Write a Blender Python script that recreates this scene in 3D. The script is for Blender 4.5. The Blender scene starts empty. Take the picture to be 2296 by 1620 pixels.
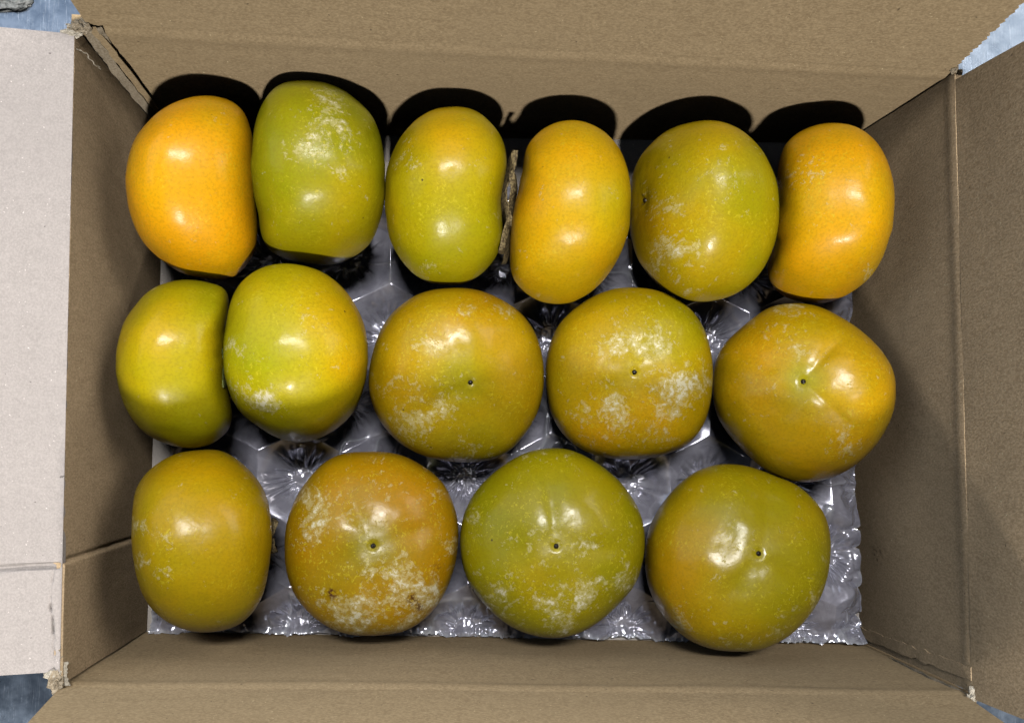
import bpy, math, random
import numpy as np
from mathutils import Matrix, Vector
from mathutils import noise as mnoise

S = 0.01                       # the scene is measured in centimetres, built in metres
scene = bpy.context.scene
col = scene.collection
rng = random.Random(7)
nr = np.random.RandomState(7)

# ------------------------------------------------------------------ camera
FPX = 1900.0                   # focal length in units of a 2295 px wide picture
CA, CB, CG = 0.08265, -0.05288, 0.01877
C = np.array([-2.300, -2.677, 42.027])
def rot(a, b, g):
    ca, sa, cb, sb, cg, sg = math.cos(a), math.sin(a), math.cos(b), math.sin(b), math.cos(g), math.sin(g)
    return (np.array([[1,0,0],[0,ca,-sa],[0,sa,ca]]) @ np.array([[cb,0,sb],[0,1,0],[-sb,0,cb]])
            @ np.array([[cg,-sg,0],[sg,cg,0],[0,0,1]]))
M = rot(CA, CB, CG)
cam_d = bpy.data.cameras.new('camera')
cam = bpy.data.objects.new('camera', cam_d); col.objects.link(cam)
cam.matrix_world = Matrix.Translation(Vector(C*S)) @ Matrix(M.tolist()).to_4x4()
cam_d.lens = FPX/2295*36; cam_d.sensor_width = 36; cam_d.clip_start = 0.01; cam_d.clip_end = 50
scene.camera = cam
def proj(P):
    q = (np.asarray(P) - C) @ M
    return 1147.5 + FPX*q[...,0]/-q[...,2], 810 - FPX*q[...,1]/-q[...,2]
def ray(px, py):
    return M @ np.array([(px-1147.5)/FPX, -(py-810)/FPX, -1.0])
def at(px, py, z):             # the point of the plane at height z that a sight line meets
    d = ray(px, py); return C + d*(z-C[2])/d[2]
def on_plane(px, py, P0, n):
    d = ray(px, py); return C + d*(np.dot(P0-C, n)/np.dot(d, n))

# ------------------------------------------------------------------ world, lamps, exposure
scene.view_settings.view_transform = 'Standard'
scene.view_settings.look = 'None'
scene.view_settings.exposure = 0.0
scene.view_settings.gamma = 1.0
w = bpy.data.worlds.new('World'); scene.world = w; w.use_nodes = True
w.node_tree.nodes['Background'].inputs[0].default_value = (0.75, 0.85, 1.0, 1)
w.node_tree.nodes['Background'].inputs[1].default_value = 0.03

def lamp(name, loc, energy, radius, colour):
    d = bpy.data.lights.new(name, 'POINT'); d.energy = energy; d.shadow_soft_size = radius*S; d.color = colour
    o = bpy.data.objects.new(name, d); col.objects.link(o); o.location = Vector([v*S for v in loc]); return o
def area(name, loc, target, energy, size, colour):
    d = bpy.data.lights.new(name, 'AREA'); d.energy = energy; d.shape = 'RECTANGLE'
    d.size, d.size_y = size[0]*S, size[1]*S; d.color = colour
    o = bpy.data.objects.new(name, d); col.objects.link(o)
    o.location = Vector([v*S for v in loc])
    o.rotation_euler = (Vector(target)-Vector(loc)).to_track_quat('-Z', 'Y').to_euler(); return o
area('ceiling_panel_lamp', (4, 44, 150), (4, 4, 0), 18.3, (44, 13), (1.0, 0.98, 0.95))
lamp('ceiling_lamp', (2, -120, 122), 80, 4.0, (1.0, 0.97, 0.92))
area('right_fill_lamp', (190, 115, 110), (0, 0, 0), 36, (190, 170), (1.0, 0.95, 0.88))  # soft fill lamp, added on the right to lighten the left wall
area('window_light', (-160, 165, 130), (0, 0, 0), 42, (480, 300), (0.76, 0.86, 1.0))
scene.cycles.diffuse_bounces = 0

# ------------------------------------------------------------------ helpers
def tag(o, label=None, cat=None, group=None, kind=None):
    if label: o['label'] = label
    if cat: o['category'] = cat
    if group: o['group'] = group
    if kind: o['kind'] = kind
    return o
def empty(name, loc):
    o = bpy.data.objects.new(name, None); o.empty_display_size = 0.01
    col.objects.link(o); o.location = Vector([v*S for v in loc]); return o
def mesh(name, V, F, mat, parent=None, smooth=True, origin=None):
    """V in world centimetres"""
    V = np.asarray(V, float)
    if parent is not None: origin = np.array(parent.location)/S if parent.parent is None else origin
    o0 = np.zeros(3) if origin is None else np.asarray(origin)
    me = bpy.data.meshes.new(name)
    me.from_pydata(((V-o0)*S).tolist(), [], [list(map(int, f)) for f in F])
    me.materials.append(mat)
    if smooth: me.polygons.foreach_set('use_smooth', [True]*len(me.polygons))
    me.update()
    o = bpy.data.objects.new(name, me); col.objects.link(o)
    if parent is not None: o.parent = parent
    else: o.location = Vector(o0*S)
    return o
def set_attr(o, name, vals):
    a = o.data.attributes.new(name, 'FLOAT', 'POINT'); a.data.foreach_set('value', np.asarray(vals, np.float32))
def smoothstep(a, b, x):
    t = np.clip((x-a)/(b-a), 0, 1); return t*t*(3-2*t)
def vnoise(P, s, seed=0):
    """cheap smooth value noise, numpy, any number of points"""
    P = np.asarray(P, float)*s + seed*17.31
    i = np.floor(P).astype(np.int64); f = P-i; f = f*f*(3-2*f)
    def h(x, y, z):
        n = (x*73856093) ^ (y*19349663) ^ (z*83492791); n = (n*(n*n*15731+789221)+1376312589) & 0x7fffffff
        return n/1073741824.0-1
    r = 0
    for a in (0,1):
        for b in (0,1):
            for c in (0,1):
                wgt = (f[...,0] if a else 1-f[...,0])*(f[...,1] if b else 1-f[...,1])*(f[...,2] if c else 1-f[...,2])
                r = r + wgt*h(i[...,0]+a, i[...,1]+b, i[...,2]+c)
    return r

class NT:                       # small node-tree writer
    def __init__(s, name):
        s.m = bpy.data.materials.new(name); s.m.use_nodes = True; s.t = s.m.node_tree
        s.b = s.t.nodes['Principled BSDF']; s.out = s.t.nodes['Material Output']
        s.tc = s.t.nodes.new('ShaderNodeTexCoord')
    def n(s, typ, **kw):
        x = s.t.nodes.new(typ)
        for k, v in kw.items():
            if k.startswith('i_'): s.set(x, k[2:], v)
            else: setattr(x, k, v)
        return x
    def set(s, node, key, v):
        key = int(key) if isinstance(key, str) and key.isdigit() else key.replace('_', ' ') if isinstance(key, str) else key
        if isinstance(v, bpy.types.NodeSocket): s.t.links.new(v, node.inputs[key])
        else: node.inputs[key].default_value = v
    def noise(s, scale, detail=3, rough=0.55, vec=None, dist=0.0, lac=2.0):
        x = s.n('ShaderNodeTexNoise'); s.set(x, 'Scale', scale); s.set(x, 'Detail', detail)
        s.set(x, 'Roughness', rough); s.set(x, 'Distortion', dist)
        s.set(x, 'Vector', vec if vec is not None else s.tc.outputs['Object']); return x.outputs['Fac']
    def scaled(s, sc, rotv=(0,0,0), loc=(0,0,0), vec=None):
        x = s.n('ShaderNodeMapping'); s.set(x, 'Vector', vec if vec is not None else s.tc.outputs['Object'])
        x.inputs['Scale'].default_value = sc; x.inputs['Rotation'].default_value = rotv; x.inputs['Location'].default_value = loc
        return x.outputs[0]
    def ramp(s, fac, a, b, lo=0.0, hi=1.0):
        x = s.n('ShaderNodeMapRange', interpolation_type='SMOOTHSTEP')
        s.set(x, 'Value', fac); s.set(x, 'From Min', a); s.set(x, 'From Max', b); s.set(x, 'To Min', lo); s.set(x, 'To Max', hi)
        return x.outputs[0]
    def math(s, op, a, b=0.0, c=0.0):
        x = s.n('ShaderNodeMath', operation=op); s.set(x, '0', a); s.set(x, '1', b); s.set(x, '2', c); return x.outputs[0]
    def mix(s, f, a, b, mode='MIX'):
        x = s.n('ShaderNodeMix', data_type='RGBA', blend_type=mode)
        for k, v in ((0, f), (6, a), (7, b)):
            if isinstance(v, bpy.types.NodeSocket): s.t.links.new(v, x.inputs[k])
            else: x.inputs[k].default_value = v if k == 0 else (*v, 1)
        return x.outputs[2]
    def attr(s, name):
        return s.n('ShaderNodeAttribute', attribute_name=name).outputs['Fac']
    def bump(s, h, dist, strength=1.0, normal=None):
        x = s.n('ShaderNodeBump'); s.set(x, 'Height', h); s.set(x, 'Distance', dist); s.set(x, 'Strength', strength)
        if normal is not None: s.set(x, 'Normal', normal)
        return x.outputs[0]

# ------------------------------------------------------------------ materials
def cardboard(name, base, dark, fibre_rot=0.0, pale=0.0, stretch=(1, 1, 1), scuff=None):
    t = NT(name)
    v = t.scaled(stretch)
    grain = t.noise(1300, 3, 0.7, v)
    mott = t.noise(260, 4, 0.6, v)
    big = t.noise(14, 3, 0.5)
    c = t.mix(t.ramp(grain, 0.35, 0.68), dark, base)
    c = t.mix(t.ramp(mott, 0.3, 0.75, 0.0, 0.25), c, tuple(x*1.18 for x in base))
    c = t.mix(t.ramp(big, 0.3, 0.7, 0.0, 0.30), c, tuple(x*0.78 for x in base))
    fleck = t.noise(900, 1, 0.5, t.scaled((1, 1, 1), (0.3, 0.2, 0.9)))
    c = t.mix(t.ramp(fleck, 0.75, 0.79, 0, 0.6), c, tuple(min(1, x*1.9+0.05) for x in base))
    fleck2 = t.noise(420, 2, 0.5, t.scaled((1, 1, 1), (0.9, 0.5, 0.1), (3, 1, 2)))
    c = t.mix(t.ramp(fleck2, 0.735, 0.77, 0, 0.8), c, tuple(x*0.28 for x in base))
    if scuff is not None:                             # a dark rubbed scuff at one spot of the board
        sp = t.n('ShaderNodeVectorMath', operation='DISTANCE'); t.t.links.new(t.tc.outputs['Object'], sp.inputs[0])
        sp.inputs[1].default_value = [v*S for v in scuff]
        k = t.math('MULTIPLY', t.ramp(sp.outputs['Value'], 0.002, 0.008, 1, 0), t.ramp(t.noise(650, 4, 0.7, v), 0.50, 0.60))
        c = t.mix(t.math('MULTIPLY', k, 0.75), c, (0.06, 0.04, 0.025))
    t.set(t.b, 'Base Color', c); t.set(t.b, 'Roughness', 0.85); t.set(t.b, 'Specular IOR Level', 0.25)
    h = t.math('ADD', grain, t.math('MULTIPLY', mott, 0.4))
    t.set(t.b, 'Normal', t.bump(h, 0.00022, 0.7))
    return t.m
M_WALL_X = cardboard('brown_kraft_board_lengthways', (0.56, 0.42, 0.248), (0.36, 0.258, 0.145), stretch=(0.6, 1, 1))
M_WALL_Y = cardboard('brown_kraft_board_upright', (0.64, 0.475, 0.295), (0.41, 0.29, 0.17), stretch=(1, 1, 0.55), scuff=(17.2, at(1990,1240,2.0)[1], 2.2))
M_LIT_FLAP = cardboard('light_bleached_look_board', (0.50, 0.45, 0.425), (0.39, 0.35, 0.33))  # left flap's washed-out look under bright light, put into the board colour
M_FLOOR = cardboard('pale_board_base', (0.50, 0.46, 0.42), (0.4, 0.36, 0.33))
M_TORN = cardboard('torn_paper', (0.50, 0.42, 0.31), (0.26, 0.20, 0.13))
M_TORN_PALE = cardboard('torn_pale_paper', (0.66, 0.60, 0.50), (0.40, 0.34, 0.25))

def steel():
    t = NT('scratched_brushed_steel')
    def scr(rotz, sc, lo, hi):
        v = t.scaled((sc*2.2, 70, 1), (0, 0, rotz)); return t.ramp(t.noise(1.0, 2, 0.6, v), lo, hi)
    s1 = scr(0.95, 1500, 0.60, 0.72); s2 = scr(1.05, 600, 0.62, 0.74); s3 = scr(-0.75, 1100, 0.66, 0.76)
    m = t.noise(90, 5, 0.65); m2 = t.noise(12, 3, 0.5)
    c = t.mix(t.ramp(m, 0.3, 0.7), (0.20, 0.26, 0.35), (0.38, 0.46, 0.58))
    c = t.mix(t.math('MULTIPLY', t.math('MAXIMUM', t.math('MAXIMUM', s1, s2), s3), 0.6), c, (0.62, 0.68, 0.78))
    c = t.mix(t.ramp(m2, 0.35, 0.7, 0, 0.4), c, (0.14, 0.18, 0.25))
    t.set(t.b, 'Base Color', c); t.set(t.b, 'Metallic', 0.8)
    t.set(t.b, 'Roughness', t.ramp(m, 0.2, 0.8, 0.24, 0.42))
    t.set(t.b, 'Normal', t.bump(t.math('ADD', s1, m), 0.0001, 0.6))
    return t.m
M_STEEL = steel()

def film():
    t = NT('clear_air_cushion_film')
    n1 = t.noise(160, 3, 0.6, dist=0.6); n2 = t.noise(900, 2, 0.5)
    crease = t.attr('crease')
    c = t.mix(t.ramp(n1, 0.35, 0.7), (0.44, 0.44, 0.55), (0.60, 0.60, 0.72))
    c = t.mix(crease, c, (0.78, 0.82, 0.90))
    t.set(t.b, 'Base Color', c)
    t.set(t.b, 'Roughness', t.ramp(n1, 0.3, 0.7, 0.15, 0.27)); t.set(t.b, 'Specular IOR Level', 1.0); t.set(t.b, 'Metallic', 0.42)
    t.set(t.b, 'Coat Weight', 1.0); t.set(t.b, 'Coat Roughness', 0.06)
    t.set(t.b, 'Normal', t.bump(t.math('ADD', n1, t.math('MULTIPLY', n2, 0.05)), 0.00022, 0.3))
    tr = t.n('ShaderNodeBsdfTransparent'); mx = t.n('ShaderNodeMixShader')
    tr.inputs[0].default_value = (0.93, 0.94, 0.97, 1)
    t.set(mx, '0', t.math('SUBTRACT', 0.22, t.math('MULTIPLY', crease, 0.2)))
    t.t.links.new(t.b.outputs[0], mx.inputs[1]); t.t.links.new(tr.outputs[0], mx.inputs[2])
    t.t.links.new(mx.outputs[0], t.out.inputs[0])
    return t.m
M_FILM = film()

def persimmon_skin(i, sheen, val):
    t = NT('persimmon_skin')
    off = (i*3.7, i*1.9, i*2.3)
    o = t.scaled((1, 1, 1), (0, 0, 0), tuple(v*0.2 for v in off))
    tint = t.attr('tint'); bloom = t.attr('bloom'); scar = t.attr('scar')
    big = t.noise(38, 4, 0.55, o)
    tt = t.math('ADD', tint, t.math('MULTIPLY', t.math('SUBTRACT', big, 0.5), 0.45))
    r = t.n('ShaderNodeValToRGB'); t.set(r, 'Fac', tt)
    e = r.color_ramp.elements; e[0].position = 0.0; e[0].color = (0.76, 0.345, 0.002, 1)
    e[1].position = 1.0; e[1].color = (0.205, 0.225, 0.002, 1)
    for p, cc in ((0.25, (0.60, 0.355, 0.002, 1)), (0.5, (0.44, 0.345, 0.002, 1)), (0.75, (0.31, 0.305, 0.002, 1))):
        x = e.new(p); x.color = cc
    c = t.mix(1.0, r.outputs[0], (val, val, val), 'MULTIPLY')
    fine = t.noise(900, 3, 0.6, o)
    c = t.mix(t.ramp(fine, 0.40, 0.72, 0, 0.30), c, (0.22, 0.15, 0.004))
    # bright yellow mottle rubbed through the wax
    mo = t.noise(620, 5, 0.75, t.scaled((1, 1, 1.6), (0.4*i, 0.7, 0.2*i), off), dist=0.8)
    reg = t.noise(60, 3, 0.6, t.scaled((1, 1, 1), (0, 0, 0), tuple(v+5 for v in off)))
    ym = t.math('MULTIPLY', t.ramp(mo, 0.55, 0.63), t.ramp(t.math('ADD', reg, t.math('MULTIPLY', bloom, 0.30)), 0.44, 0.68))
    c = t.mix(t.math('MULTIPLY', ym, 0.48), c, (0.72, 0.60, 0.03))
    # pale wax bloom: a thin rubbed film, broken into streaks and flecks
    strk = t.scaled((1.1, 1.1, 0.30), (0.5*i, 0.9*i, 0.4*i), off)
    b1 = t.noise(85, 6, 0.66, strk, dist=0.7)
    b2 = t.noise(380, 5, 0.72, t.scaled((1.1, 1.1, 0.28), (0.5*i, 0.9*i, 0.4*i), off), dist=0.3)
    b3 = t.noise(1900, 2, 0.6, o)
    bm = t.math('ADD', t.math('MULTIPLY', bloom, 0.34), b1)
    soft = t.ramp(bm, 0.70, 0.95)
    lace = t.ramp(t.math('ADD', t.math('MULTIPLY', t.math('SUBTRACT', b2, 0.5), 1.5), bm), 0.80, 0.87)
    bm1 = t.math('MULTIPLY', lace, t.ramp(b3, 0.30, 0.60, 0.75, 1.0))
    cb = t.mix(0.50, c, (0.55, 0.50, 0.20))
    c = t.mix(t.math('MULTIPLY', soft, 0.38), c, cb)
    c = t.mix(t.math('MULTIPLY', bm1, 0.62), c, t.mix(0.62, c, (0.70, 0.62, 0.33)))
    hot = t.ramp(t.math('ADD', t.math('MULTIPLY', t.math('SUBTRACT', b2, 0.5), 1.3), bm), 0.96, 1.02)
    c = t.mix(t.math('MULTIPLY', hot, 0.8), c, (0.76, 0.70, 0.50))
    # tiny dark pits and the brown scars
    vo = t.n('ShaderNodeTexVoronoi'); t.set(vo, 'Scale', 75.0); t.set(vo, 'Vector', o)
    pitc = t.n('ShaderNodeSeparateColor'); t.t.links.new(vo.outputs['Color'], pitc.inputs[0])
    pit = t.math('MULTIPLY', t.ramp(vo.outputs['Distance'], 0.02, 0.05, 1, 0), t.ramp(pitc.outputs[0], 0.62, 0.64))
    c = t.mix(t.math('MULTIPLY', pit, 0.85), c, (0.05, 0.03, 0.01))
    sc = t.math('MULTIPLY', scar, t.ramp(t.noise(700, 4, 0.7, o), 0.42, 0.56))
    c = t.mix(sc, c, (0.10, 0.035, 0.01))
    t.set(t.b, 'Base Color', c)
    t.set(t.b, 'Roughness', t.math('ADD', t.ramp(bm1, 0, 1, 0.42, 0.55), t.math('MULTIPLY', fine, 0.06)))
    t.set(t.b, 'Specular IOR Level', 0.18)
    t.set(t.b, 'Coat Weight', t.ramp(bm1, 0, 1, sheen*0.68, sheen*0.3)); t.set(t.b, 'Coat Roughness', t.ramp(b1, 0.3, 0.7, 0.16, 0.30))
    t.set(t.b, 'Subsurface Weight', 0.0)
    h = t.math('ADD', t.math('MULTIPLY', fine, 0.16), t.math('MULTIPLY', bm1, 0.30))
    h = t.math('ADD', h, t.math('MULTIPLY', t.noise(150, 3, 0.5, o), 0.9))
    t.set(t.b, 'Normal', t.bump(h, 0.00017, 1.0)); t.set(t.b, 'Coat Normal', t.bump(h, 0.00017, 1.0))
    return t.m

def simple(name, c1, c2, rough, scale=500, spec=0.3, bump=0.0004):
    t = NT(name); n = t.noise(scale, 4, 0.65)
    t.set(t.b, 'Base Color', t.mix(t.ramp(n, 0.35, 0.65), c1, c2)); t.set(t.b, 'Roughness', rough)
    t.set(t.b, 'Specular IOR Level', spec); t.set(t.b, 'Normal', t.bump(n, bump, 0.8)); return t.m
M_SEPAL = simple('dried_sepal', (0.035, 0.020, 0.008), (0.30, 0.23, 0.11), 0.7, 900)
M_SEPAL_GREEN = simple('green_sepal', (0.14, 0.17, 0.03), (0.34, 0.38, 0.14), 0.6, 900)
M_STALK = simple('dry_stalk', (0.05, 0.035, 0.02), (0.22, 0.16, 0.08), 0.8, 900)
M_DOT = simple('black_style_remnant', (0.004, 0.003, 0.003), (0.02, 0.015, 0.01), 0.25, 900, 0.6, 0.0002)
M_CLOTH = simple('grey_cloth', (0.14, 0.15, 0.15), (0.42, 0.43, 0.42), 0.9, 350, 0.2, 0.001)

# ------------------------------------------------------------------ steel counter
def grid(nx, ny, fn):
    V = [fn(i/nx, j/ny) for j in range(ny+1) for i in range(nx+1)]
    F = [(j*(nx+1)+i, j*(nx+1)+i+1, (j+1)*(nx+1)+i+1, (j+1)*(nx+1)+i) for j in range(ny) for i in range(nx)]
    return np.array(V, float), F
V, F = grid(4, 4, lambda u, v: (-90+180*u, -70+140*v, -0.45))
tag(mesh('counter_top', V, F, M_STEEL), 'scratched steel counter under the cardboard box', kind='structure')

# ------------------------------------------------------------------ cardboard box
HB = 9.62                                            # wall height
FL = {k: at(x, y, 0.0) for k, (x, y) in dict(tl=(373,298), tr=(1885,322), br=(1928,1441), bl=(325,1415)).items()}
RM = {k: at(x, y, HB) for k, (x, y) in dict(tl=(168,52), tr=(2141,158), br=(2180,1560), bl=(134,1541)).items()}
box = empty('cardboard_box', (0, 0, 0))
tag(box, 'open brown cardboard box with torn corners holding all the persimmons', 'box')
TH = 0.30
def panel(name, a, b, c, d, mat, out, nx=60, ny=24, disp=None, edge=None, label=None, parent=box):
    """a,b bottom edge, d,c top edge; out = outward unit normal; disp(u,v) moves the inner face along -out"""
    a, b, c, d, out = map(np.asarray, (a, b, c, d, out))
    def pos(u, v):
        if edge: u, v = edge(u, v)
        p = (a*(1-u)+b*u)*(1-v) + (d*(1-u)+c*u)*v
        k = disp(u, v) if disp else 0
        return p - out*k
    V1, F1 = grid(nx, ny, pos)
    V2, _ = grid(nx, ny, lambda u, v: pos(u, v) + out*TH)
    n = len(V1); F = list(F1) + [tuple(n+i for i in f[::-1]) for f in F1]
    ring = [i for i in range(nx+1)] + [j*(nx+1)+nx for j in range(1, ny+1)] + [ny*(nx+1)+i for i in range(nx-1, -1, -1)] + [j*(nx+1) for j in range(ny-1, 0, -1)]
    for k in range(len(ring)):
        p, q = ring[k], ring[(k+1) % len(ring)]; F.append((q, p, p+n, q+n))
    o = mesh(name, np.vstack([V1, V2]), F, mat, parent)
    o.data.set_sharp_from_angle(angle=math.radians(40))
    if label: o['label'] = label
    return o
def nz(*p): return mnoise.noise(Vector(p))
def jag(a, n, seed):                                   # torn edge wobble
    return a*(nz(n*9, seed, 0.3)+0.6*nz(n*31, seed, 2.3)+0.4*nz(n*75, seed, 5.1))
up = np.array([0, 0, 1.0])
X, Y = np.array([1.0, 0, 0]), np.array([0, 1.0, 0])
def lerp(p, q, t): return p*(1-t)+q*t

panel('box_floor', *[FL[k]*np.array([1.02,1.03,1]) for k in ('bl','br','tr','tl')], M_FLOOR, -up, 10, 10)
# a crushed score line: a soft ridge with a groove below it
def ridge(v, v0, w): return math.exp(-((v-v0)/w)**2)
panel('wall', lerp(FL['tl'],FL['tr'],-.03), lerp(FL['tl'],FL['tr'],1.03), lerp(RM['tl'],RM['tr'],1.004), lerp(RM['tl'],RM['tr'],-.004), M_WALL_X, Y, 150, 60,
      lambda u, v: 0.10*nz(u*4, v*2, 1)-0.07*ridge(v, 0.985, 0.02)+0.05*ridge(v, 0.93, 0.03)+0.012*nz(u*9, v*60, 3)+0.2*math.sin(u*3.14)*v*(1-v))
panel('wall', lerp(FL['br'],FL['bl'],-.03), lerp(FL['br'],FL['bl'],1.03), lerp(RM['br'],RM['bl'],1.004), lerp(RM['br'],RM['bl'],-.004), M_WALL_X, -Y, 150, 60,
      lambda u, v: 0.10*nz(u*4, v*2, 8)-0.05*ridge(v, 0.985, 0.02)+0.04*ridge(v, 0.92, 0.03)+0.012*nz(u*9, v*60, 5)+0.25*math.sin(u*3.14)*v*(1-v))
# right wall stops a little short of the front corner
g = 0.004
panel('wall', lerp(FL['tr'], FL['br'], 0.004), lerp(FL['tr'], FL['br'], 1-g), lerp(RM['tr'], RM['br'], 1-g-0.002), lerp(RM['tr'], RM['br'], 0.004), M_WALL_Y, X, 110, 50,
      lambda u, v: 0.08*nz(u*4, v*2, 12)+0.05*ridge(v, 0.97, 0.035)+0.010*nz(u*50, v*7, 3))
# left wall carries an upright crease where the board was pressed
UC = 0.815
def lw(u, v):
    s = 1-u                                          # u runs front -> back in this call
    k = 0.08*nz(u*4, v*2, 21)+0.01*nz(u*50, v*7, 7)
    uc = UC+0.013*v+0.0012*nz(v*14, 3, 3)
    k += 0.10*smoothstep(uc-0.004, uc, s) - 0.10*math.exp(-((s-uc+0.005)/0.0035)**2)
    return float(k)
panel('wall', lerp(FL['bl'], FL['tl'], 0.003), lerp(FL['bl'], FL['tl'], 0.985), lerp(RM['bl'], RM['tl'], 0.994), lerp(RM['bl'], RM['tl'], 0.006), M_WALL_Y, -X, 460, 24, lw)

# flaps: hinge points, outward direction, elevation, side edges as sight lines
def flap_pts(h0, h1, out, elev, s0, s1, length):
    """s0/s1: pairs of picture points along each side edge, laid onto the flap's plane"""
    out = np.asarray(out, float); d = out*math.cos(elev)+up*math.sin(elev)
    along = (h1-h0)/np.linalg.norm(h1-h0); n = np.cross(along, d); n /= np.linalg.norm(n)
    res = []
    for h, (p, q) in ((h0, s0), (h1, s1)):
        P, Q = on_plane(*p, h0, n), on_plane(*q, h0, n)
        dn = d-along*np.dot(d, along); dn /= np.linalg.norm(dn)
        dirv = Q-P; dirv = dirv/np.dot(dirv, dn)      # per unit of flap length
        start = P - dirv*np.dot(P-h0, dn)
        res.append((start, start+dirv*length))
    return res, n
R_ = math.radians
# top
r, n = flap_pts(RM['tl'], RM['tr'], Y, R_(80), ((183,38),(158,0)), ((2148,150),(2285,20)), 9)
n = n if np.dot(n, Y) > 0 else -n
def saw(u, v):
    if u > 0.97:
        tooth = ((v*34) % 1.0); amp = 0.011*(0.35+abs(nz(math.floor(v*34)*1.7, 8, 1))*1.6)
        u = u - (u-0.97)/0.03*(amp*(1-tooth)*(0.6+0.8*abs(nz(math.floor(v*34), 3, 1)))+0.001)
    return u, v
(a0, a1), (b0, b1) = r
panel('flap', a0, b0, b1, a1, M_WALL_X, n, 300, 120, lambda u, v: 0.08*nz(u*5, v*2, 31)*min(1,v*12)+0.008*nz(u*9, v*50, 3), edge=saw)
# bottom
r, n = flap_pts(RM['bl'], RM['br'], -Y, R_(86), ((130,1545),(62,1620)), ((2176,1566),(2255,1620)), 9)
n = n if np.dot(n, -Y) > 0 else -n
panel('flap', r[1][0], r[0][0], r[0][1], r[1][1], M_WALL_X, n, 120, 40, lambda u, v: 0.08*nz(u*5, v*2, 41)*min(1,v*12))
# right
r, n = flap_pts(RM['br'], RM['tr'], X, R_(88), ((2188,1568),(2295,1611)), ((2165,166),(2290,96)), 9)
n = n if np.dot(n, X) > 0 else -n
panel('flap', r[1][0], r[0][0], r[0][1], r[1][1], M_WALL_Y, n, 100, 40, lambda u, v: 0.07*nz(u*5, v*2, 51)*min(1,v*12)+0.02+0.01*nz(u*50, v*7, 3))
# left, folded nearly flat, with the same pressed line across it
r, n = flap_pts(RM['bl'], RM['tl'], -X, R_(4), ((120,1505),(0,1513)), ((150,76),(0,62)), 9)
n = n if n[2] < 0 else -n
def lf(u, v):                                         # u: front(0) -> back(1)
    s = 1-u; y0 = 0.842+0.006*v
    k = 0.05*nz(u*6, v*2, 61)
    k -= 0.14*float(smoothstep(y0-0.006, y0-0.004, s)*(1-smoothstep(y0+0.003, y0+0.005, s)))
    k = k*(1-math.exp(-v/0.02)) + 0.035
    if s > y0: k -= 0.16*math.exp(-((v-0.035-0.02*nz(s*14,1,1)-0.006*nz(s*90,2,1)+0.13*max(0,s-0.9))/0.0045)**2)*min(1,(s-y0)*20)*max(0, min(1, 0.45+1.2*nz(s*38,4,1)+0.8*nz(s*120,4,7)))
    return k
panel('flap', r[0][0], r[1][0], r[1][1], r[0][1], M_LIT_FLAP, n, 420, 200, lf, edge=lambda u, v: (u, v**1.8), label='flap folded out flat, coloured pale as if brightly lit')

# torn paper at the corners: strips peeled from the board, each a bent ribbon
def ribbon(name, pts, width, mat, wdir, parent=box, thick=0.03, wob=0.05, seed=0, n=26, taper=True):
    pts = [np.asarray(p, float) for p in pts]; V = []; F = []
    wdir = np.asarray(wdir, float); wdir /= np.linalg.norm(wdir)
    for i in range(n+1):
        t = i/n*(len(pts)-1); k = min(int(t), len(pts)-2); f = t-k
        p = lerp(pts[k], pts[k+1], f)
        tan = pts[k+1]-pts[k]; tan /= np.linalg.norm(tan)
        nn = np.cross(tan, wdir); nn /= np.linalg.norm(nn)
        ww = width*(1+0.45*nz(i*0.6, seed, 1))*(min(1, 0.3+2.5*(1-i/n)) if taper else 1)
        p = p + wdir*wob*nz(i*0.35, seed, 4) + nn*wob*nz(i*0.3, seed, 9)
        for s_, h_ in ((-1,0),(1,0),(1,1),(-1,1)):
            V.append(p+wdir*ww/2*s_+nn*thick*h_)
    for i in range(n):
        for k in range(4): F.append((i*4+k, i*4+(k+1)%4, i*4+4+(k+1)%4, i*4+4+k))
    F += [(3,2,1,0), tuple(n*4+k for k in range(4))]
    return mesh(name, V, F, mat, parent, smooth=False)
def crumb(name, ctr, size, mat, seed, parent=box, n=14):
    """a ragged crushed lump of board"""
    V = []; F = []
    for j in range(n+1):
        for i in range(n):
            th = math.pi*j/n; ph = 2*math.pi*i/n
            d = np.array([math.sin(th)*math.cos(ph), math.sin(th)*math.sin(ph), math.cos(th)])
            k = 1+0.55*nz(*(d*2.3+seed))+0.4*nz(*(d*6+seed))
            V.append(np.asarray(ctr)+d*np.asarray(size)*k)
    for j in range(n):
        for i in range(n): F.append((j*n+i, j*n+(i+1)%n, (j+1)*n+(i+1)%n, (j+1)*n+i))
    return mesh(name, V, F, mat, parent, smooth=False)
def wallpt(k, t, off=(0,0,0)):                        # along a box corner, t=0 floor, 1 rim
    return lerp(FL[k], RM[k], t)+np.array(off, float)
# back left corner: three peeled layers and a loose fibre
ribbon('torn_strip', [at(188,58,HB), wallpt('tl', 0.62, (0.35,-0.35,0)), wallpt('tl', 0.1, (0.25,-0.22,0))], 0.42, M_TORN, (0.75,0.1,-0.1), seed=1)
ribbon('torn_strip', [at(205,60,HB-.1), wallpt('tl', 0.75, (0.75,-0.25,0)), wallpt('tl', 0.35, (0.6,-0.2,0)), wallpt('tl', 0.1, (.4,-.18,0))], 0.34, M_WALL_X, (0.8,0.0,0.0), seed=2)
ribbon('torn_strip', [at(222,62,HB-.1), at(250,110,7.9), at(280,150,6.6)], 0.22, M_TORN, (0.8,0.2,0.0), seed=3)
ribbon('paper_fibre', [at(168,106,HB-0.1), at(196,122,HB-0.7), at(212,146,HB-1.3), at(225,156,HB-1.9)], 0.05, M_TORN_PALE, (0,0,1), seed=4, wob=0.12)
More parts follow.
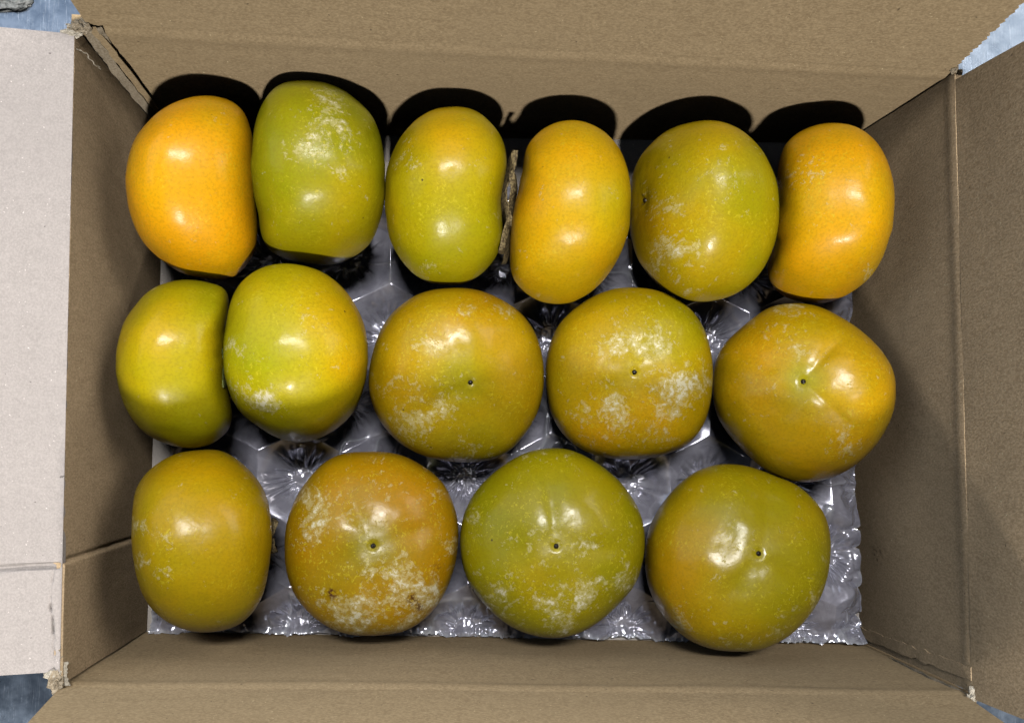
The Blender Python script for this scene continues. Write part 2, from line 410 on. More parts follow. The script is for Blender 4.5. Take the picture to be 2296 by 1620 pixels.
crumb('torn_corner', at(178,62,HB), (0.38,0.28,0.2), M_TORN, 3.1)
crumb('torn_corner', at(166,75,HB), (0.30,0.16,0.10), M_TORN_PALE, 5.2)
crumb('torn_corner', at(152,72,HB+.05), (0.30,0.10,0.08), M_TORN_PALE, 6.2)
ribbon('paper_fibre', [at(172,66,HB), at(160,58,HB+.2), at(148,55,HB+.4)], 0.12, M_TORN_PALE, (0,1,.3), seed=14, wob=0.05)
# front left corner
crumb('torn_corner', at(128,1525,HB-.1), (0.30,0.42,0.3), M_TORN, 7.4)
crumb('torn_corner', at(118,1510,HB), (0.26,0.18,0.12), M_TORN_PALE, 8.4)
ribbon('torn_strip', [at(146,1482,HB-.1), at(143,1512,HB-.1), at(150,1535,HB-.2)], 0.22, M_TORN_PALE, (1,0.1,0), seed=5, taper=False)
ribbon('torn_strip', [at(131,1430,HB-.02), at(135,1470,HB-.05), at(133,1500,HB-.05)], 0.14, M_TORN, (1,0,0.4), seed=7, wob=0.1)
# back right corner
crumb('torn_corner', at(2138,153,HB+.05), (0.16,0.20,0.15), M_TORN, 9.4)
crumb('torn_corner', at(2150,162,HB+.02), (0.14,0.10,0.1), M_STALK, 10.4)
# front right corner: the doubled board edge standing off the wall, with the split below it
e0, e1 = lerp(FL['br'], FL['tr'], 0.022), lerp(RM['br'], RM['tr'], 0.034)
ribbon('board_edge', [e1+np.array([-.05,0,0]), lerp(e0, e1, .5)+np.array([-.10,0,0]), e0+np.array([-.05,0,0])], 0.50, M_WALL_Y, (0,1,0), seed=8, wob=0.03, thick=0.06, taper=False)
ribbon('torn_strip', [at(2170,1556,HB-.2), lerp(FL['br'], RM['br'], .7)+np.array([-.25,.06,0]), lerp(FL['br'], RM['br'], .35)+np.array([-.15,.06,0])], 0.10, M_TORN, (0,1,0), seed=9, wob=0.08)
crumb('torn_corner', at(2183,1552,HB+.05), (0.20,0.26,0.14), M_TORN_PALE, 11.4)
crumb('torn_corner', at(2176,1566,HB+.05), (0.16,0.16,0.14), M_TORN_PALE, 12.4)

# ------------------------------------------------------------------ crumpled grey cloth, far corner of the counter
V, F = grid(40, 30, lambda u, v: (0, 0, 0))
c0 = at(-5, -12, 0.0)
Vc = []
for j in range(31):
    for i in range(41):
        th = math.pi*0.5*j/30; ph = 2*math.pi*i/40
        d = np.array([math.sin(th)*math.cos(ph), math.sin(th)*math.sin(ph), math.cos(th)])
        k = 1+0.25*nz(*(d*2+3))+0.16*nz(*(d*6+1))+0.08*nz(*(d*14))
        Vc.append(np.array([c0[0], c0[1], -0.44])+d*np.array([1.5, 0.72, 0.35])*k)
tag(mesh('cloth', Vc, F, M_CLOTH), 'crumpled grey cloth lying on the steel counter beyond the torn box corner', 'cloth')

# ------------------------------------------------------------------ persimmons
FR = []      # (outline, kind, apex, height/diameter, tint, tint blobs, bloom, bloom blobs, scars, sheen, label, calyx colour)
def fruit(**k): FR.append(k)
fruit(o=[(470,214),(397,227),(356,250),(323,282),(299,316),(287,356),(281,397),(284,437),(292,481),(304,514),(322,545),(346,570),(376,594),(403,611),(444,622),(487,626),(518,624),(545,606),(566,577),(578,545),(578,510),(576,475),(572,440),(571,400),(570,350),(566,300),(551,255),(524,229)],
      ax=(-1,-0.08,0.36), tint=0.02, tb=[(480,240,60,.1),(520,600,60,.08)], bloom=.05, bb=[], sheen=.55,
      label='glossy orange persimmon on its side in the back left corner of the box')
fruit(o=[(679,180),(640,184),(610,200),(585,235),(571,276),(565,336),(565,403),(571,447),(580,487),(583,530),(602,560),(635,579),(672,587),(715,592),(760,591),(802,570),(832,545),(851,504),(860,464),(862,403),(860,350),(852,302),(836,262),(805,229),(772,203),(725,184)],
      ax=(1,0.05,-0.16), tint=.72, tb=[(790,540,110,-.25),(620,520,60,-.1),(800,420,70,-.12)], bloom=.12, bb=[(740,225,55,.62),(735,300,60,.5),(690,345,45,.45),(770,385,30,.45),(640,490,30,.3)], sheen=.5,
      label='green persimmon with pale wax patches, second from the left in the back row', dried='dry')
fruit(o=[(1020,239),(980,243),(946,257),(920,279),(896,309),(879,343),(867,380),(863,437),(865,487),(874,538),(896,580),(923,612),(953,631),(994,639),(1034,639),(1067,624),(1094,601),(1116,570),(1128,535),(1126,495),(1121,450),(1128,412),(1137,370),(1133,329),(1118,296),(1091,265),(1061,245)],
      ax=(-1,-0.02,0.12), tint=.50, tb=[(1000,300,90,-.25),(1000,560,90,.18),(1100,420,40,-.05)], bloom=.1, bb=[(915,375,30,.45),(905,300,30,.35),(1110,490,22,.4),(940,615,40,.4),(1090,350,30,.3)], sheen=.4,
      label='yellow-green persimmon on its side, dry brown calyx facing its yellow-orange neighbour', dried='dry')
fruit(o=[(1283,269),(1242,276),(1212,292),(1188,316),(1175,340),(1171,380),(1162,430),(1152,470),(1145,520),(1141,565),(1142,601),(1150,628),(1168,648),(1188,665),(1219,678),(1252,682),(1283,678),(1310,665),(1343,641),(1370,607),(1390,571),(1404,534),(1412,471),(1413,413),(1404,366),(1387,329),(1357,296),(1323,277)],
      ax=(1,0.12,0.12), tint=.20, tb=[(1370,450,80,.22),(1170,450,50,-.12),(1320,630,60,.05)], bloom=.08, bb=[(1350,640,30,.3),(1180,640,40,.25)], sheen=.3,
      label='yellow-orange persimmon on its side, dry curled calyx on its left, fourth in back row', dried='dry')
fruit(o=[(1543,276),(1498,291),(1468,313),(1441,343),(1424,370),(1414,405),(1411,450),(1411,495),(1416,540),(1434,591),(1464,628),(1504,658),(1543,673),(1580,676),(1614,671),(1651,658),(1685,634),(1708,607),(1725,577),(1738,540),(1745,500),(1746,455),(1740,403),(1728,373),(1715,346),(1691,316),(1658,289),(1618,273),(1580,270)],
      ax=(-1,0.05,0.32), tint=.38, tb=[(1690,420,90,.22),(1440,500,60,-.15),(1690,600,60,.12)], bloom=.2, bb=[(1500,475,40,.62),(1480,560,60,.35),(1600,400,60,.25),(1530,580,60,.3),(1450,420,30,.3)], sheen=.5,
      label='olive yellow back row persimmon, black tip turned left, with a waxy white scuff', dried='green')
fruit(o=[(1870,276),(1833,279),(1799,292),(1772,309),(1755,330),(1744,365),(1741,410),(1738,460),(1731,510),(1728,550),(1717,590),(1720,620),(1732,645),(1755,663),(1792,677),(1836,681),(1880,671),(1920,648),(1954,618),(1977,581),(1991,540),(2003,477),(2005,430),(1997,383),(1984,346),(1964,316),(1933,291),(1903,279)],
      ax=(1,0.08,0.38), tint=.10, tb=[(1960,620,60,.15),(1790,350,50,-.03)], bloom=.15, bb=[(1800,385,45,.3),(1960,620,40,.4),(1830,340,30,.2)], sheen=.4,
      label='yellow-orange persimmon on its side in the back right corner of the box', dried='green')
fruit(o=[(434,626),(393,629),(360,638),(329,654),(302,685),(279,718),(266,759),(260,809),(264,860),(276,903),(299,944),(329,974),(370,994),(413,1004),(454,1002),(487,987),(511,967),(524,937),(519,903),(512,870),(507,836),(504,789),(507,742),(511,702),(519,664),(497,644),(471,633)],
      ax=(-1,-0.04,0.36), tint=.45, tb=[(430,960,100,.2),(470,660,50,.18),(340,760,50,-.08)], bloom=.08, bb=[(330,660,30,.3)], sheen=.5,
      label='smooth olive yellow persimmon at the left end of the middle row', dried='green')
fruit(o=[(639,590),(598,596),(565,611),(538,634),(521,661),(512,691),(505,735),(501,792),(502,833),(510,870),(524,903),(544,930),(571,950),(602,972),(639,987),(679,991),(719,981),(753,962),(784,935),(805,900),(817,863),(824,820),(824,782),(820,742),(809,708),(792,675),(772,648),(750,628),(726,611),(682,596)],
      ax=(1,0.18,-0.16), tint=.50, tb=[(560,800,110,.25),(760,700,90,-.25),(790,820,50,-.25),(640,940,80,.1)], bloom=.12, bb=[(530,770,30,.4),(560,880,55,.6),(620,900,35,.4),(660,700,40,.2)], sheen=.4,
      label='bright yellow-green persimmon with white waxy lower left side, second in middle row', dried='green')
fruit(o=[(1024,645),(980,648),(940,658),(906,678),(876,705),(852,742),(836,789),(827,833),(827,876),(836,910),(852,944),(879,977),(913,1004),(960,1024),(1014,1034),(1061,1036),(1108,1028),(1141,1011),(1168,984),(1192,950),(1209,913),(1217,876),(1219,836),(1215,796),(1205,759),(1185,722),(1155,691),(1121,670),(1074,651)],
      dot=(1054,857), tint=.28, tb=[(1040,830,60,.25),(1050,980,110,.2),(1120,700,80,-.08)], bloom=.18, bb=[(955,760,45,.5),(925,960,60,.6),(1000,900,60,.35),(1050,690,25,.5),(1150,700,30,.45),(1060,1025,50,.5),(890,880,60,.3)], sheen=.7, ga=.6,
      label='orange-yellow persimmon, tip up, scuffed white at lower left, third in middle row')
fruit(o=[(1430,645),(1383,646),(1343,658),(1309,676),(1276,702),(1252,728),(1236,762),(1225,802),(1223,843),(1225,876),(1232,917),(1246,950),(1269,981),(1303,1007),(1350,1024),(1404,1029),(1457,1026),(1504,1014),(1540,996),(1563,974),(1581,944),(1592,903),(1597,860),(1596,809),(1587,762),(1574,728),(1550,695),(1523,673),(1484,654)],
      dot=(1422,834), tint=.28, tb=[(1530,720,90,.25),(1420,800,80,.15),(1350,980,90,-.12)], bloom=.22, bb=[(1425,770,55,.6),(1485,755,35,.6),(1365,775,35,.4),(1380,900,45,.45),(1500,900,50,.45),(1340,970,80,.4),(1480,970,50,.35),(1560,860,50,.5),(1500,840,60,.35)], sheen=.45, ga=.75,
      label='yellow persimmon, tip up in a pale star shaped wax mark, fourth in middle row')
fruit(o=[(1772,680),(1732,686),(1698,705),(1665,732),(1631,762),(1609,792),(1599,829),(1596,863),(1598,893),(1603,920),(1619,954),(1648,991),(1678,1021),(1712,1051),(1752,1071),(1792,1080),(1833,1078),(1886,1061),(1927,1034),(1960,1001),(1987,960),(2004,917),(2008,870),(2004,836),(1991,806),(1964,772),(1927,739),(1886,712),(1846,691),(1812,681)],
      dot=(1794,856), tint=.20, tb=[(1800,850,50,.42),(1830,720,70,.08),(1700,960,80,.08)], bloom=.22, bb=[(1760,710,55,.5),(1795,790,25,.4),(1895,1000,35,.6),(1920,950,25,.4),(1980,830,30,.3),(1730,860,50,.2)], sheen=.75, ga=.9, gd=1.6,
      label='orange persimmon, tip up with shiny folds beside it, right end of middle row')
fruit(o=[(471,1007),(430,1009),(390,1018),(353,1038),(329,1058),(313,1078),(302,1100),(296,1135),(295,1167),(295,1207),(299,1254),(306,1295),(316,1327),(332,1355),(358,1382),(395,1404),(440,1416),(487,1414),(531,1402),(565,1375),(588,1338),(601,1285),(606,1241),(609,1190),(606,1147),(596,1106),(578,1075),(558,1051),(534,1030),(504,1012)],
      ax=(-1,-0.05,0.30), tint=.31, tb=[(460,1380,110,.12),(330,1100,50,.12)], bloom=.15, bb=[(305,1180,22,.7),(380,1220,30,.35),(365,1285,30,.4),(315,1260,22,.5),(400,1395,50,.2)], sheen=.6,
      label='olive yellow persimmon on its side at the left end of the front row', dried='dry')
fruit(o=[(822,1012),(770,1016),(739,1028),(713,1048),(692,1072),(668,1106),(650,1147),(640,1187),(638,1231),(642,1281),(655,1322),(676,1355),(702,1382),(739,1406),(772,1419),(812,1424),(856,1422),(899,1416),(940,1396),(973,1365),(1000,1322),(1017,1275),(1026,1224),(1028,1190),(1022,1147),(1010,1113),(992,1080),(953,1048),(916,1026),(873,1014)],
      dot=(836,1223), tint=.16, tb=[(830,1220,60,.35),(760,1290,70,.15),(930,1110,70,-.1)], bloom=.30, bb=[(700,1120,40,.6),(690,1190,35,.55),(850,1310,60,.5),(950,1340,50,.75),(1012,1220,28,.7),(790,1385,60,.55),(880,1400,50,.45),(850,1085,40,.4),(790,1150,60,.25),(900,1290,40,.45),(720,1340,40,.4)],
      scars=[(745,1332,10,1),(742,1325,7,1),(925,1342,14,1),(940,1360,10,.9),(980,1270,10,.5)], sheen=.75, ga=.35,
      label='orange-brown persimmon heavily scuffed white with brown scars, second in the front row')
fruit(o=[(1235,1004),(1195,1009),(1158,1024),(1121,1048),(1088,1076),(1065,1103),(1047,1133),(1035,1170),(1031,1214),(1035,1254),(1047,1298),(1071,1335),(1101,1369),(1138,1399),(1175,1417),(1215,1427),(1252,1429),(1289,1422),(1323,1406),(1360,1379),(1394,1345),(1424,1308),(1438,1268),(1445,1224),(1444,1190),(1437,1154),(1418,1117),(1390,1080),(1353,1048),(1316,1024),(1276,1007)],
      dot=(1247,1224), tint=.60, tb=[(1240,1320,110,-.12),(1350,1100,90,-.1)], bloom=.22, bb=[(1240,1180,45,.35),(1175,1212,35,.5),(1320,1222,35,.5),(1270,1245,30,.3),(1075,1170,40,.3),(1105,1350,45,.6),(1405,1290,45,.55),(1150,1330,50,.35),(1260,1340,60,.35),(1330,1330,50,.4),(1240,1390,60,.3)], sheen=.7, ga=0.0,
      label='green persimmon, black tip up on a pale sideways crease, third in the front row')
fruit(o=[(1634,1039),(1591,1044),(1557,1058),(1526,1080),(1500,1108),(1478,1137),(1460,1170),(1448,1207),(1445,1248),(1448,1288),(1458,1328),(1477,1365),(1504,1399),(1540,1431),(1591,1453),(1641,1459),(1691,1458),(1732,1446),(1772,1422),(1809,1385),(1836,1345),(1853,1298),(1861,1248),(1862,1214),(1854,1167),(1839,1137),(1816,1110),(1780,1083),(1745,1068),(1712,1056),(1675,1044)],
      dot=(1699,1240), tint=.40, tb=[(1500,1260,90,-.20),(1530,1380,80,-.12),(1760,1300,110,.2),(1720,1140,90,.1)], bloom=.2, bb=[(1515,1395,50,.55),(1650,1440,50,.5),(1840,1360,30,.3),(1640,1190,40,.2),(1760,1400,40,.25)], sheen=.8, ga=1.1, gd=1.3,
      label='olive persimmon with orange left side and glossy dents, right end of front row')

def outline_fn(pts):
    P = np.array(pts, float); c = np.array([(P[:,0].max()+P[:,0].min())/2, (P[:,1].max()+P[:,1].min())/2])
    d = P-c; a = np.arctan2(-d[:,1], d[:,0]); r = np.hypot(d[:,0], d[:,1]); k = np.argsort(a); a, r = a[k], r[k]
    g_ = np.linspace(-np.pi, np.pi, 361); rr = np.interp(g_, a, r, period=2*np.pi)
    ker = np.array([1,2,3,4,3,2,1.]); ker /= ker.sum()
    rr = np.convolve(np.concatenate([rr[-7:-1], rr, rr[1:7]]), ker, 'same')[6:-6]
    return c, (lambda x: np.interp(x, g_, rr, period=2*np.pi)), P
Z0 = 0.42                                            # film pressed flat under a fruit
NPHI, NTH = 176, 120
fruits_geo = []
def basis(axis):
    a = axis/np.linalg.norm(axis); t = np.array([0, 0, 1.0]) if abs(a[2]) < 0.8 else np.array([1.0, 0, 0])
    e1 = t-a*np.dot(t, a); e1 /= np.linalg.norm(e1); e2 = np.cross(a, e1); return e1, e2, a
for idx, f in enumerate(FR):
    ctr, tgt, P = outline_fn(f['o'])
    flat = 'dot' in f
    hpx = (P[:,1].max()-P[:,1].min())/2; wpx = (P[:,0].max()-P[:,0].min())/2
    # size from the outline at the height where it is widest
    zc = 3.3 if flat else 4.3
    for _ in range(6):
        cw = at(*ctr, zc); dist = np.linalg.norm(cw-C)
        if flat: R = 0.5*(hpx+wpx)*dist/FPX*0.985; T = R*1.50; zc = Z0+T/2
        else: R = hpx*dist/FPX*0.985; T = 2*wpx*dist/FPX*0.97; zc = Z0+R
    if flat:
        axis = np.array([0, 0, 1.0])
        for _ in range(4):                            # lean the fruit until its tip sits where the photo has it
            tip = cw+axis*T*0.47; q = at(*f['dot'], tip[2]); d = (q-tip)[:2]
            axis = axis+np.array([d[0], d[1], 0])/(T*0.47); axis /= np.linalg.norm(axis)
    else:
        axis = np.array(f['ax'], float); axis /= np.linalg.norm(axis)
    e1, e2, a = basis(axis)
    if flat:                                          # keep the groove angle measured in the picture
        e1 = np.array([1.0, 0, 0]); e1 -= a*np.dot(e1, a); e1 /= np.linalg.norm(e1); e2 = np.cross(a, e1)
    th = (np.arange(NTH+1)/NTH)*np.pi; ph = np.arange(NPHI)/NPHI*2*np.pi
    TH_, PH = np.meshgrid(th, ph, indexing='ij')
    st, ct = np.sin(TH_), np.cos(TH_)
    rho = R*np.abs(st)**(0.86 if flat else 0.80)
    z = T/2*np.sign(ct)*np.abs(ct)**(0.88 if flat else 0.76)
    z = np.where(z < 0, z*0.98, z)
    q = rho/R
    lob = (0.032 if flat else 0.018)*np.cos(4*(PH-f.get('ga', 0.5)))
    rho = rho*(1+lob*smoothstep(0.2, 0.9, q))
    top = ct > 0
    gd = f.get('gd', 1.0)
    if flat:
        ang = np.abs(np.sin(2*(PH-f.get('ga', 0.5))+0.30*np.sin(PH*3+idx)))
        gr = np.exp(-(ang*q*R/2/(0.40+0.12*np.cos(PH+idx)))**2)
        br = np.exp(-(ang*q*R/2/0.75)**2)
        z = z-np.where(top, 0.12*br*smoothstep(0.1, 0.4, q)*(1-smoothstep(0.55, 0.95, q)), 0)
        wid = smoothstep(0.03, 0.16, q)*(1-smoothstep(0.30, 0.72, q))
        z = z-np.where(top, gd*0.045*gr*wid*(0.75+0.5*np.sin(PH*1.0+idx*2)), 0)
        z = z-np.where(top, 0.10*np.exp(-(q/0.20)**2)*gd, 0)
        z = z-np.where(top, 0.12*(1-smoothstep(0.0, 0.05, q)), 0)
    else:
        z = z-np.where(top, 0.10*np.exp(-(q/0.42)**2)+0.05*np.exp(-(q/0.1)**2), 0)
    z = z+np.where(~top, 0.36*np.exp(-(q/0.20)**2), 0)     # hollow of the calyx
    L = rho[...,None]*(np.cos(PH)[...,None]*e1+np.sin(PH)[...,None]*e2)+z[...,None]*a
    dirn = L/np.maximum(np.linalg.norm(L, axis=-1, keepdims=True), 1e-6)
    lump = 0.055*vnoise(dirn, 1.6, idx)+0.022*vnoise(dirn, 3.6, idx+30)+(0.010*vnoise(dirn, 8, idx+60))
    if idx == 10 or idx == 14: lump = lump + 0.022*vnoise(dirn, 5.2, idx+90)*(top)
    L = L+dirn*lump[...,None]
    W = (L+cw).reshape(-1, 3)
    zmin0 = W[:,2].min(); W[:,2] += Z0-zmin0
    # pull the silhouette onto the outline seen in the photograph by stretching sideways
    for it in range(6):
        px, py = proj(W); dx, dy = px-ctr[0], -(py-ctr[1]); an = np.arctan2(dy, dx); rr = np.hypot(dx, dy)
        nb = 120; b = ((an+np.pi)/(2*np.pi)*nb).astype(int) % nb
        mx = np.zeros(nb); np.maximum.at(mx, b, rr)
        mx = np.where(mx == 0, mx.mean(), mx)
        cb_ = -np.pi+(np.arange(nb)+0.5)/nb*2*np.pi
        cur = np.interp(an, cb_, mx, period=2*np.pi)
        sb = tgt(cb_)/mx; ker = np.array([1,2,3,4,5,4,3,2,1.])/25
        sb = np.convolve(np.concatenate([sb[-4:], sb, sb[:4]]), ker, 'valid')
        s = np.interp(an, cb_, sb, period=2*np.pi)
        wgt = smoothstep(0.15, 1.0, rr/cur)
        s = 1+(s-1)*wgt
        c0 = np.array([at(*ctr, zz)[:2] for zz in (0.0, 10.0)])
        cen = c0[0]+(c0[1]-c0[0])*(W[:,2:3]/10.0)
        W[:,:2] = cen+(W[:,:2]-cen)*s[:,None]
    V = W
    F = []
    for j in range(NTH):
        r0, r1 = j*NPHI, (j+1)*NPHI
        for i in range(NPHI):
            k = (i+1) % NPHI; F.append((r0+i, r1+i, r1+k, r0+k))
    root = empty('persimmon', (cw[0], cw[1], Z0))
    tag(root, f['label'], 'persimmon', 'ripening persimmons in the box')
    body = mesh('fruit_body', V, F, persimmon_skin(idx+1, f['sheen'], (1.08, .92, 1.02, 1.05, .92, 1.05, 1.06, 1.15, .86, .92, .90, .88, .66, .84, .80)[idx]), root)
    # ripeness and wax, laid on the skin itself
    px, py = proj(V)
    upf = smoothstep(0.5, 2.5, V[:,2])
    def blobs(base, bl, hard=1.0, gain=1.0):
        v = np.full(len(V), float(base))
        for (x, y, r_, amt) in bl: v += gain* amt*np.exp(-(((px-x)**2+(py-y)**2)/(r_*r_))**hard)
        return v
    set_attr(body, 'tint', blobs(f['tint'], f['tb'])); set_attr(body, 'bloom', blobs(f['bloom'], f['bb'], 1.4, 1.25)); set_attr(body, 'scar', blobs(0, f.get('scars', []), 1.5))
    fruits_geo.append((cw[:2].copy(), R*1.02 if flat else None, V))
    # tip remnant
    ti = V[:NPHI].mean(0)
    Vd = []; n1, n2 = 6, 12
    for j in range(n1+1):
        for i in range(n2):
            t1 = math.pi*j/n1; p1 = 2*math.pi*i/n2; d = np.array([math.sin(t1)*math.cos(p1), math.sin(t1)*math.sin(p1), math.cos(t1)])
            k = 0.115*(1+0.25*nz(*(d*2+idx)))
            Vd.append(ti+(e1*d[0]+e2*d[1])*k+a*(d[2]*k*0.8+(0.05 if flat else 0.02)))
    Fd = [(j*n2+i, j*n2+(i+1)%n2, (j+1)*n2+(i+1)%n2, (j+1)*n2+i) for j in range(n1) for i in range(n2)]
    if flat or idx in (4, 7, 11): mesh('black_tip', Vd, Fd, M_DOT, root)
    # calyx: four dried sepals curling off the hollow round a short stalk
    if 'dried' in f:
        big = 1.0 if idx in (2, 3) else 0.0
        bot = V[-NPHI:].mean(0)
        mat = M_SEPAL if f['dried'] == 'dry' else M_SEPAL_GREEN
        n2 = 12; Vs = []
        for j in range(7):
            rr_ = (0.52, 0.56, 0.5, 0.4, 0.25, 0.15, 0.12)[j]; zz = (-.05, .02, .06, .08, .09, .2, .28)[j]
            for i in range(n2):
                p1 = 2*math.pi*i/n2; k = rr_*(1+0.12*nz(math.cos(p1)*2, math.sin(p1)*2, j+idx))
                Vs.append(bot+(e1*math.cos(p1)+e2*math.sin(p1))*k-a*zz)
        Fs = [(j*n2+i, j*n2+(i+1)%n2, (j+1)*n2+(i+1)%n2, (j+1)*n2+i) for j in range(6) for i in range(n2)]+[tuple(6*n2+i for i in range(n2))]
        cal = mesh('calyx', Vs, Fs, M_STALK, root)
        ray_dir = a
        row = V.reshape(NTH+1, NPHI, 3)
        for s4 in range(4):
            p0 = math.pi/4+s4*math.pi/2+0.25*nz(idx, s4, 1)
            nu, nv = 14, 12; Vq = []
            for j in range(nv+1):
                tv = j/nv
                wv = 0.95*math.sin(math.pi*min(1, 0.22+0.78*tv))**0.7*(1-0.45*tv)
                for i in range(nu+1):
                    tu = i/nu*2-1
                    rad = 0.40+(1.25+0.75*big-(0.75 if idx == 11 else 0))*tv; side = tu*wv*(1.25 if big else 0.6 if idx == 11 else 1.05)
                    x_ = rad; y_ = side
                    # skin height below this point of the hollow
                    rr_ = math.hypot(x_, y_); pa = (p0+math.atan2(y_, x_)) % (2*math.pi)
                    col_i = int(pa/(2*math.pi)*NPHI) % NPHI
                    prof = row[:, col_i, :]-bot
                    rad_p = np.linalg.norm(prof-np.outer(prof @ a, a), axis=1)[NTH//2:][::-1]; hp = (prof @ a)[NTH//2:][::-1]
                    hh = np.interp(rr_, rad_p, hp)
                    curl = 0.05+(0.08+0.14*big)*tv*tv+(0.22+0.10*big)*max(0, abs(tu)-0.45)**1.2*(0.5+tv)+(0.07+0.02*big)*nz(x_*1.1+idx, y_*1.1, s4)+0.03*nz(x_*6, y_*6+idx, s4)
                    if tv > 0.8: curl += 0.3*(tv-0.8)*(1+nz(s4, idx, 3))
                    dvec = e1*math.cos(p0)*x_+e2*math.sin(p0)*x_ + (-e1*math.sin(p0)+e2*math.cos(p0))*y_
                    Vq.append(bot+dvec+a*(hh-curl*(0.7 if f['dried'] == 'green' else 1.0)))
            Fq = [(j*(nu+1)+i, j*(nu+1)+i+1, (j+1)*(nu+1)+i+1, (j+1)*(nu+1)+i) for j in range(nv) for i in range(nu)]
            Vq = np.array(Vq); n0 = len(Vq)
            Vq = np.vstack([Vq, Vq-a*0.035])
            Fq = Fq+[tuple(n0+k for k in q_[::-1]) for q_ in Fq]
            rg = list(range(nu+1))+[j*(nu+1)+nu for j in range(1, nv+1)]+[nv*(nu+1)+i for i in range(nu-1, -1, -1)]+[j*(nu+1) for j in range(nv-1, 0, -1)]
            for k in range(len(rg)): Fq.append((rg[(k+1)%len(rg)], rg[k], rg[k]+n0, rg[(k+1)%len(rg)]+n0))
            sp = mesh('sepal', Vq, Fq, mat, None, origin=np.array(root.location)/S)
            sp.location = (0, 0, 0); sp.parent = cal

# ------------------------------------------------------------------ inflated cushion film under the fruit
x0, x1, y0, y1 = -17.6, 18.3, -13.1, 12.1
nx, ny = 760, 560
gx, gy = np.meshgrid(np.linspace(x0, x1, nx), np.linspace(y0, y1, ny))
pitch = 3.95
p_ref = at(1041, 1409, 0.3)
seals = []
for j in range(-1, 8):
    for i in range(-7, 8):
        sx = p_ref[0]+i*pitch+(0.5*pitch if j % 2 else 0)+0.35*nz(i*3.1, j*2.3, 1); sy = p_ref[1]+j*3.55+0.3*nz(i*2.1, j*3.7, 5)
        if x0-2 < sx < x1+2 and y0-2 < sy < y1+3: seals.append((sx, sy, rng.random()*6.28))
SD = np.full(gx.shape, 1e9); S2 = np.full(gx.shape, 1e9); A1 = np.zeros(gx.shape); SI = np.zeros(gx.shape)
for k, (sx, sy, _) in enumerate(seals):
    d = np.hypot((gx-sx), (gy-sy)*1.05); upd = d < SD
    S2 = np.where(upd, SD, np.minimum(S2, d)); A1 = np.where(upd, np.arctan2(gy-sy, gx-sx), A1); SI = np.where(upd, k, SI); SD = np.where(upd, d, SD)
Pn = np.stack([gx, gy, 0*gx], -1)
wx = 0.5*vnoise(Pn, 0.5, 1)
h = 0.15+1.35*(1-np.exp(-(np.maximum(SD-0.40, 0)/1.30)**1.4))
rad = np.stack([np.cos(A1)*2.2+SI*7.3, np.sin(A1)*2.2, SD*0.25], -1)
wr = np.abs(vnoise(rad, 2.3, 3)); wr2 = np.abs(vnoise(rad*np.array([1,1,2.]), 5.0, 4))
env = np.exp(-((SD-0.75)/0.55)**2)
h = h-0.46*env*(1-np.minimum(1, wr*2.4))
h = h+0.09*vnoise(Pn, 0.7, 7)+0.012*vnoise(Pn, 2.6, 8)
# sharp crinkles: folded ridges
cr = 1-np.minimum(1, np.abs(vnoise(Pn+0.4*vnoise(Pn, 0.8, 5)[..., None], 1.25, 9))*9)
msk = smoothstep(0.15, 0.6, vnoise(Pn, 0.45, 12))
h = h+0.10*cr*msk
inside = SD < 0.5
h = np.where(inside, 0.2+0.10*np.abs(vnoise(Pn, 3.5, 2)), h)
# crimped border
edge_r = 17.15+0.42*np.abs(np.sin(gy*1.9+1.6*vnoise(Pn, 0.6, 20)))**0.7+0.25*vnoise(Pn*np.array([0,1,0]), 0.5, 21)+0.04*vnoise(Pn*np.array([0,1,0]), 4, 22)
edge_b = -12.28-0.48*(gx+17.3)/34.7+0.10*vnoise(Pn*np.array([1,0,0]), 0.8, 23)+0.09*np.abs(vnoise(Pn*np.array([1,0,0]), 3.0, 24))+0.05*vnoise(Pn*np.array([1,0,0]), 7.5, 26)
edge_l = -16.95+0.08*vnoise(Pn*np.array([0,1,0]), 1, 25)
back = smoothstep(3.0, 6.5, gy)
edist = np.minimum(np.minimum(edge_r-gx, gy-edge_b), gx-edge_l)
flange = smoothstep(0.0, 1.3, edist)
ruf = 0.30*np.abs(vnoise(Pn, 1.9, 30))+0.04*np.abs(vnoise(Pn, 5.5, 31))
h = h*(0.25+0.75*flange)+ruf*(1-flange)+0.55*smoothstep(0.7, 0.0, gy-edge_b)*(0.55+0.9*vnoise(Pn*np.array([1,0.3,0]), 0.55, 51))+0.18*smoothstep(0.5, 0.0, gy-edge_b)*np.abs(vnoise(Pn*np.array([1,0.2,0]), 2.6, 52))
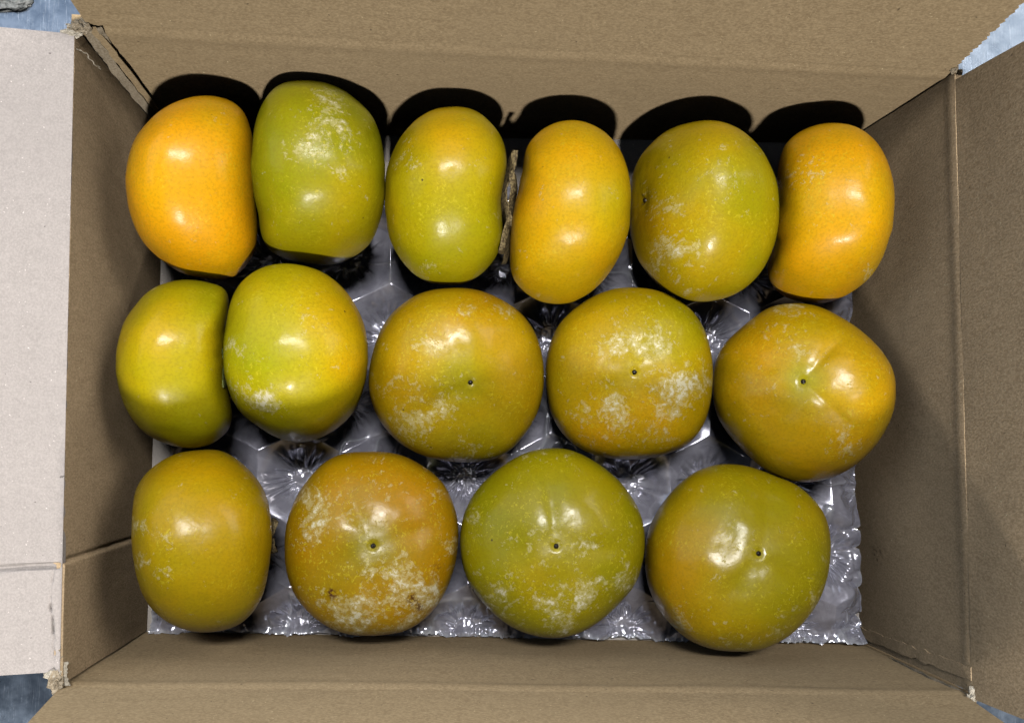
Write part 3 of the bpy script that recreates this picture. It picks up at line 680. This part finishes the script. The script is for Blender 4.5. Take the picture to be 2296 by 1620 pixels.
# pressed down where a fruit rests on it
for (c2, Rf, V) in fruits_geo:
    # lower skin as a height map sampled on the coarse ring of vertices
    lowm = V[:,2] < Z0+2.6
    L_ = V[lowm]; cx_, cy_ = L_[:,0].mean(), L_[:,1].mean()
    rr_ = np.hypot(L_[:,0]-cx_, L_[:,1]-cy_); aa = np.arctan2(L_[:,1]-cy_, L_[:,0]-cx_)
    nb = 24; bi = ((aa+np.pi)/(2*np.pi)*nb).astype(int) % nb
    zb = np.linspace(Z0, Z0+2.4, 9); tab = np.zeros((nb, 9))
    for b_ in range(nb):
        m_ = bi == b_
        for zi, zz in enumerate(zb):
            mm = m_ & (L_[:,2] <= zz+0.12); tab[b_, zi] = rr_[mm].max() if mm.any() else 0
    dg = np.hypot(gx-cx_, gy-cy_); near = dg < 5.2
    ag = ((np.arctan2(gy-cy_, gx-cx_)+np.pi)/(2*np.pi)*nb-0.5)
    i0 = np.floor(ag).astype(int); fr = ag-i0; T0, T1 = tab[i0 % nb], tab[(i0+1) % nb]; Tm = T0*(1-fr[...,None])+T1*fr[...,None]
    zl = np.full(gx.shape, 99.0)
    for zi in range(8):
        r0_, r1_ = Tm[...,zi], Tm[...,zi+1]
        seg = (dg < r1_) & (zl > 98)
        zz = zb[zi]+(zb[zi+1]-zb[zi])*np.clip((dg-r0_)/np.maximum(r1_-r0_, 1e-3), 0, 1)
        zl = np.where(seg, zz, zl)
    h = np.where(near, np.minimum(h, zl-0.03), h)
keep = (gx < edge_r) & (gy > edge_b) & (gx > edge_l) & (gy < 9.4)
# the sheet falls short of the wall beside the left-hand fruits
gap = (gx < -16.35+0.15*vnoise(Pn*np.array([0,1,0]), 1.5, 40)) & (gy > -7.6)
keep &= ~gap
h = np.maximum(h, 0.06)
idxm = -np.ones(gx.shape, int); 
kf = keep[:-1,:-1] & keep[1:,:-1] & keep[:-1,1:] & keep[1:,1:]
used = np.zeros(gx.shape, bool); used[:-1,:-1] |= kf; used[1:,:-1] |= kf; used[:-1,1:] |= kf; used[1:,1:] |= kf
idxm[used] = np.arange(used.sum())
Vf = np.stack([gx[used], gy[used], h[used]], -1)
Ff = np.stack([idxm[:-1,:-1][kf], idxm[:-1,1:][kf], idxm[1:,1:][kf], idxm[1:,:-1][kf]], -1)
fo = mesh('cushion_film', Vf, Ff.tolist(), M_FILM)
tag(fo, 'clear crinkled air cushion film lying in the bottom of the box under the fruit', 'bubble wrap')
crs = np.clip(0.6*cr*msk+0.9*(1-smoothstep(0, 0.30, edist))*(0.4+0.6*np.abs(vnoise(Pn, 5, 33)))+0.35*env*(1-np.minimum(1, wr2*4)), 0, 1)
set_attr(fo, 'crease', crs[used])
